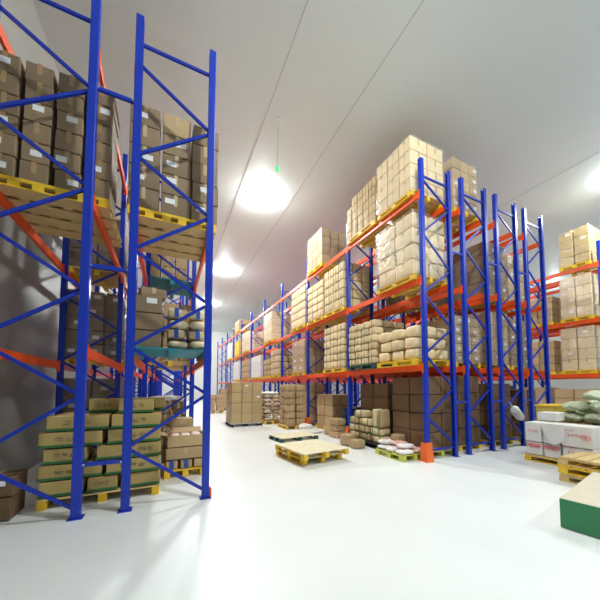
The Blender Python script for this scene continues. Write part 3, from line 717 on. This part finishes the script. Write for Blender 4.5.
pal(LX0, LX1, 10.3, 11.5, Z1, 'pallet on the first level, third bay of aisle left rack', fine=False)
load('first level third bay, aisle left rack', 'tan', (LX0, LX1, 10.3, 11.5, Z1 + PH, 3.5), (2, 1, 3), 'carton', scheme='front', seed=208)
pal(MX0, MX1, 7.42, 8.6, Z1, 'yellow pallet on the first level against the left wall')
load('', '', (MX0 + .02, MX1, 7.42, 8.6, Z1 + PH, 3.72), (3, 2, 5), 'grey', wrap=True, scheme='front', seed=209, style=('label',), wraplabel='dark film wrapped carton load on the first level against left wall')
pal(MX0, MX1, 7.5, 8.7, Z2, 'pallet on the middle level, second bay against the left wall', fine=False)
load('', '', (MX0, MX1, 7.5, 8.7, Z2 + PH, 5.5), (2, 1, 3), 'dark', wrap=True, scheme='front', seed=210, wraplabel='dark wrapped load on the middle level, second bay by left wall')
pal(MX0, MX1, 7.42, 8.6, 0, 'pallet on the floor against the left wall behind flat cartons', fine=False)
load('', '', (MX0, MX1, 7.42, 8.6, PH, 1.8), (2, 1, 4), 'grey', wrap=True, scheme='front', seed=212, style=('label',), wraplabel='grey wrapped load on the floor behind the green banded cartons')
# flat green-banded cartons on the floor at the left front
pal(-1.50, -.08, 4.80, 5.80, 0, 'yellow pallet under the green banded flat cartons at front left')
LS = (.71, .46, .205); hz = .215
rowsL = [[(-1.50, .5), (-.98, .38), (-.55, .48)], [(-1.52, .72), (-.78, .70)], [(-1.48, .50), (-.90, .40), (-.48, .42)], [(-1.54, .72), (-.76, .70)], [(-1.46, .72), (-.74, .66)]]
posw = ['leftmost', 'second from left', 'third from left']
for k, row in enumerate(rowsL):
    z = PH + .112 + k * hz
    for n, (x, w) in enumerate(row):
        for dj, yy in ((0, 5.05), (1, 5.52)):
            if dj and k < 4: continue
            s = (w - .02, .45, .207)
            o = single('carton', (x + w / 2 + (R.random() - .5) * .02, yy + (R.random() - .5) * .03, z), s, 'olive', 'flat green banded carton, %s layer, %s, %s row, floor pallet front left' % (ORD[k], posw[n].replace(' from left', ''), ('front', 'back')[dj]), 'carton', style=('band', 'ink'), v=n)
z = PH + .112 + 5 * hz
for n, (x, y, w) in enumerate(((-.86, 5.42, 'left'), (-.42, 5.12, 'right'))):
    single('carton', (x, y, z), (.42 if n == 0 else .46, .45, .207), 'olive', '%s one of the two green banded cartons topping the front left stack' % w, 'carton', style=('band', 'ink'))
single('carton', (-.32, 5.58, PH + .112 + 6 * hz - .215), (.6, .44, .207), 'olive', 'green banded carton at the back of the front left stack top', 'carton', style=('band',))
single('carton', (-1.92, 4.80, .14), (.50, .42, .27), 'dark', 'dark brown carton in the corner by the left wall, lower', 'carton', style=('label', 'tape'))
single('carton', (-1.90, 4.82, .40), (.48, .40, .24), 'dark', 'dark brown carton in the corner by the left wall, upper', 'carton', style=('tape',))
link('paper_label', label_me(.14, .06), bpy.data.objects[[o.name for o in COL.objects if o.name.startswith('carton') and o.parent is None][-1]], (.1, -.211, .05))['label'] = 'white paper label'
# open carton pile on the yellow pallet
pal(-.02, .68, 5.50, 6.45, 0, 'yellow pallet under the open carton at the left aisle edge', deck='yellow')
for n, x in enumerate((.10, .34, .57)):
    single('carton', (x, 5.72, PH + .085), (.20, .34, .16), 'carton', '%s small carton under the open carton on the yellow pallet' % ('left', 'middle', 'right')[n], 'carton', style=('blueb',) if n < 2 else ())
single('carton', (.33, 5.74, PH + .28), (.66, .42, .21), 'carton', 'wide tan carton directly under the open carton at left aisle edge', 'carton', style=('tape',))
def open_carton(loc, s, rz, label, mt='carton', fill=None):
    a, b, c = (q / 2 for q in s); t = .006; mb = MB()
    mb.box(-a, a, -b, b, -c, -c + t); mb.box(-a, -a + t, -b, b, -c + t, c); mb.box(a - t, a, -b, b, -c + t, c)
    mb.box(-a + t, a - t, -b, -b + t, -c + t, c); mb.box(-a + t, a - t, b - t, b, -c + t, c)
    o = link('carton', mb.mesh('carton', M[mt]), None, loc, rz); tag(o, label, 'carton')
    for n, (T, w, h) in enumerate(((Matrix.Translation((0, -b, c)) @ Matrix.Rotation(-2.5, 4, 'X'), s[0], .13), (Matrix.Translation((0, b, c)) @ Matrix.Rotation(-.9, 4, 'X'), s[0], .13))):
        link('flap', MB().box(-w / 2, w / 2, -.003, .003, 0, h, M4=T).mesh('flap', M[mt]), o)
    for sgn in (-1, 1):
        T = Matrix.Translation((sgn * a, 0, c)) @ Matrix.Rotation(sgn * 1.3, 4, 'Y')
        link('flap', MB().box(-.003, .003, -b, b, 0, .12, M4=T).mesh('flap', M[mt]), o)
    return o
open_carton((.33, 5.76, PH + .50), (.62, .42, .20), .03, 'open tan carton with red and white packets on the yellow pallet')
pk = ['front left', 'front middle', 'front right', 'back left', 'back middle', 'back right']
for n in range(6):
    x = .14 + .19 * (n % 3); y = 5.68 + .17 * (n // 3)
    o = link('packet', sack_me((.165, .13, .06), 'wsack' if n % 2 else 'pink', n % 3), None, (x, y, PH + .575), rot=(.06 * (n % 2), .06, (n % 3 - 1) * .12))
    tag(o, '%s small packet inside the open carton at left aisle edge' % pk[n], 'packet', 'packets in the open carton')
    link('printed_marking', marks_me(n, .09, .04, 2, 'red'), o, (0, 0, .046), rot=(PI / 2, 0, 0))['label'] = 'red printed characters'
for n, (p, s, w) in enumerate((((.12, 6.25, PH + .16), (.4, .36, .30), 'lower left'), ((.48, 6.25, PH + .16), (.3, .36, .30), 'lower right'), ((.15, 6.29, PH + .47), (.42, .36, .30), 'second layer left'), ((.50, 6.29, PH + .45), (.26, .36, .26), 'second layer right'), ((.28, 6.31, PH + .735), (.42, .36, .22), 'topmost'))):
    single('carton', p, s, 'carton', '%s tan carton in the pile behind the open carton' % w, 'carton', style=('tape',), v=n % 3)
# more cartons along the floor of the left racks
pal(-.55, .45, 7.5, 8.7, 0, 'pallet on the floor of the second bay, aisle left rack', fine=False)
load('floor of second bay, aisle left rack', 'brown', (-.55, .45, 7.5, 8.7, PH, 1.25), (3, 1, 4), 'grey', scheme='front', style=('tape',), seed=220, jit=.06)
o = single('sack', (.0, 7.8, 1.33), (.8, .5, .15), 'wsack', 'white sack on top of the brown cartons in second left bay', 'sack', me=sack_me((.8, .5, .15), 'wsack', 2), rz=.2)
pal(-.55, .50, 10.4, 11.6, 0, 'pallet on the floor of the third bay, aisle left rack', fine=False)
load('floor of third bay, aisle left rack', 'tan', (-.55, .50, 10.4, 11.6, PH, 1.3), (2, 1, 4), 'carton', scheme='front', seed=221, jit=.05)

# ------------------------------------------------------------------ lamps
LAMPS = [(3.04, 9.77, 'above the main aisle, nearest of those in the photo'), (3.04, 17.2, 'above the main aisle, second in the photo'),
         (3.04, 24.6, 'above the main aisle, third in the photo'), (3.04, 32., 'above the far end of the main aisle'), (3.3, 1.2, 'overhead, above the top edge of the photo'),
         (12.3, -3.5, 'behind the camera above the right aisle'), (13.6, 3.3, 'just outside the right edge of the photo'),          (24.5, 9.85, 'glowing low between the fourth and far right racks'), (12.2, 15.5, 'hidden far down the right aisle'), (20., 17, 'far behind the far right rack')]
gl = None
for n, (x, y, w) in enumerate(LAMPS):
    t = empty('ceiling_lamp', (x, y, CZ), 'round white ceiling lamp ' + w, 'lamp')
    link('base_plate', cached('plate', lambda: MB().tube((0, 0, -.012), (0, 0, 0), .20, 28).mesh('base_plate', M['steel'])), t)
    def gm():
        mb = MB(); vs = []; fs = []; a, b = 24, 10
        for i in range(b):
            for j in range(a):
                p, q = PI / 2 * (i + 0.) / b, 2 * PI * j / a; vs.append((.185 * math.cos(p) * math.cos(q), .185 * math.cos(p) * math.sin(q), -.13 * math.sin(p)))
        for i in range(b - 1):
            for j in range(a): fs.append((i * a + j, (i + 1) * a + j, (i + 1) * a + (j + 1) % a, i * a + (j + 1) % a))
        vs.append((0, 0, -.13)); e = len(vs) - 1
        for j in range(a): fs.append((e, (b - 1) * a + (j + 1) % a, (b - 1) * a + j))
        return mb.add(vs, fs, None, True).mesh('dome', M['lamp'])
    link('dome', cached('globe', gm), t, (0, 0, -.0125))
M['lamp'].node_tree.nodes['Principled BSDF'].inputs['Emission Strength'].default_value = 620.
# small green lit sign hung on a rod
t = empty('hanging_sign', (2.5, 6.7, CZ), 'small green lit sign hanging from the ceiling on a thin rod', 'sign')
link('rod', MB().tube((.04, 0, 0), (-.0, 0, -1.35), .008, 6).mesh('rod', M['seam']), t)
link('sign_box', MB().box(-.035, .035, -.02, .02, -1.50, -1.35, .008).mesh('sign_box', M['exitg']), t)
link('mounting_plate', MB().tube((.04, 0, -.03), (.04, 0, 0), .05, 12).mesh('mounting_plate', M['steel']), t)

# ------------------------------------------------------------------ world, camera, view
w = bpy.data.worlds.new('world'); bpy.context.scene.world = w; w.use_nodes = True
w.node_tree.nodes['Background'].inputs[0].default_value = (.95, .98, 1, 1)
w.node_tree.nodes['Background'].inputs[1].default_value = .12
cam = bpy.data.cameras.new('camera'); co = bpy.data.objects.new('camera', cam); COL.objects.link(co)
cam.sensor_width = 36; cam.lens = 280.3868 / 600 * 36; cam.shift_y = 72.868 / 600; cam.clip_start = .05; cam.clip_end = 200
co.location = (0, 0, 1.6); co.rotation_euler = (PI / 2 + .0524, 0, -.4414)
sc = bpy.context.scene; sc.camera = co
sc.view_settings.view_transform = 'Standard'; sc.view_settings.look = 'None'; sc.view_settings.gamma = 1; sc.view_settings.exposure = 0.9
sc.view_settings.use_curve_mapping = False
# the 300 cartons that show largest stay single; the others, numbered here in building order, become one object
REST = [4,9,20,21,26,27,49,61,76,87,88,91,94,97,98,100,102,118,119,123,124,127,130,133,136,139,141,142,144,145,147,150,151,152,153,154,155,156,157,158,159,160,162,164,165,166,167,168,170,184,185,187,188,191,194,196,199,202,205,208,211,214,217,220,221,223,226,230,233,238,239,241,242,244,245,247,249,250,251,252,253,254,263,266,269,272,275,278,280,281,282,283,284,285,286,287,288,289,290,291,292,293,294,295,296,297,298,299,301,302,305,308,311,313,314,317,319,320,323,324,325,326,328,329,330,332,335,342,343,344,345,347,349,350,355,356,360,361,365,366,370,371,375,376,393,397,398,399,411,412,413,414,415,416,417,419,420,422,423,425,426,429,431,432,433,434,452,460,462,464,465,466,467,469,470,472,473,476,477,478,479,480,481,482,483]
def merge_rest(numbers):
    bpy.context.view_layer.update()
    top = [o for o in COL.objects if o.parent is None and o.name.split('.')[0] == 'carton' and o.type == 'MESH']
    rest = [top[i] for i in numbers]
    V = []; F = []; MI = []; SM = []; mats = []
    for o in rest:
        for q in [o] + list(o.children):
            m4 = q.matrix_world; me = q.data; b0 = len(V); V += [tuple(m4 @ v.co) for v in me.vertices]
            mt = me.materials[0]
            if mt not in mats: mats.append(mt)
            for pl in me.polygons: F.append([b0 + i for i in pl.vertices]); MI.append(mats.index(mt)); SM.append(pl.use_smooth)
    for o in rest:
        for q in list(o.children): bpy.data.objects.remove(q)
        bpy.data.objects.remove(o)
    me = bpy.data.meshes.new('carton'); me.from_pydata(V, [], F)
    for mt in mats: me.materials.append(mt)
    me.polygons.foreach_set('material_index', MI); me.polygons.foreach_set('use_smooth', SM); me.update()
    tag(link('carton', me), 'all the smaller cartons glimpsed deep and far back on the racks and floor', 'cartons', None, 'stuff')
if REST: merge_rest(REST)
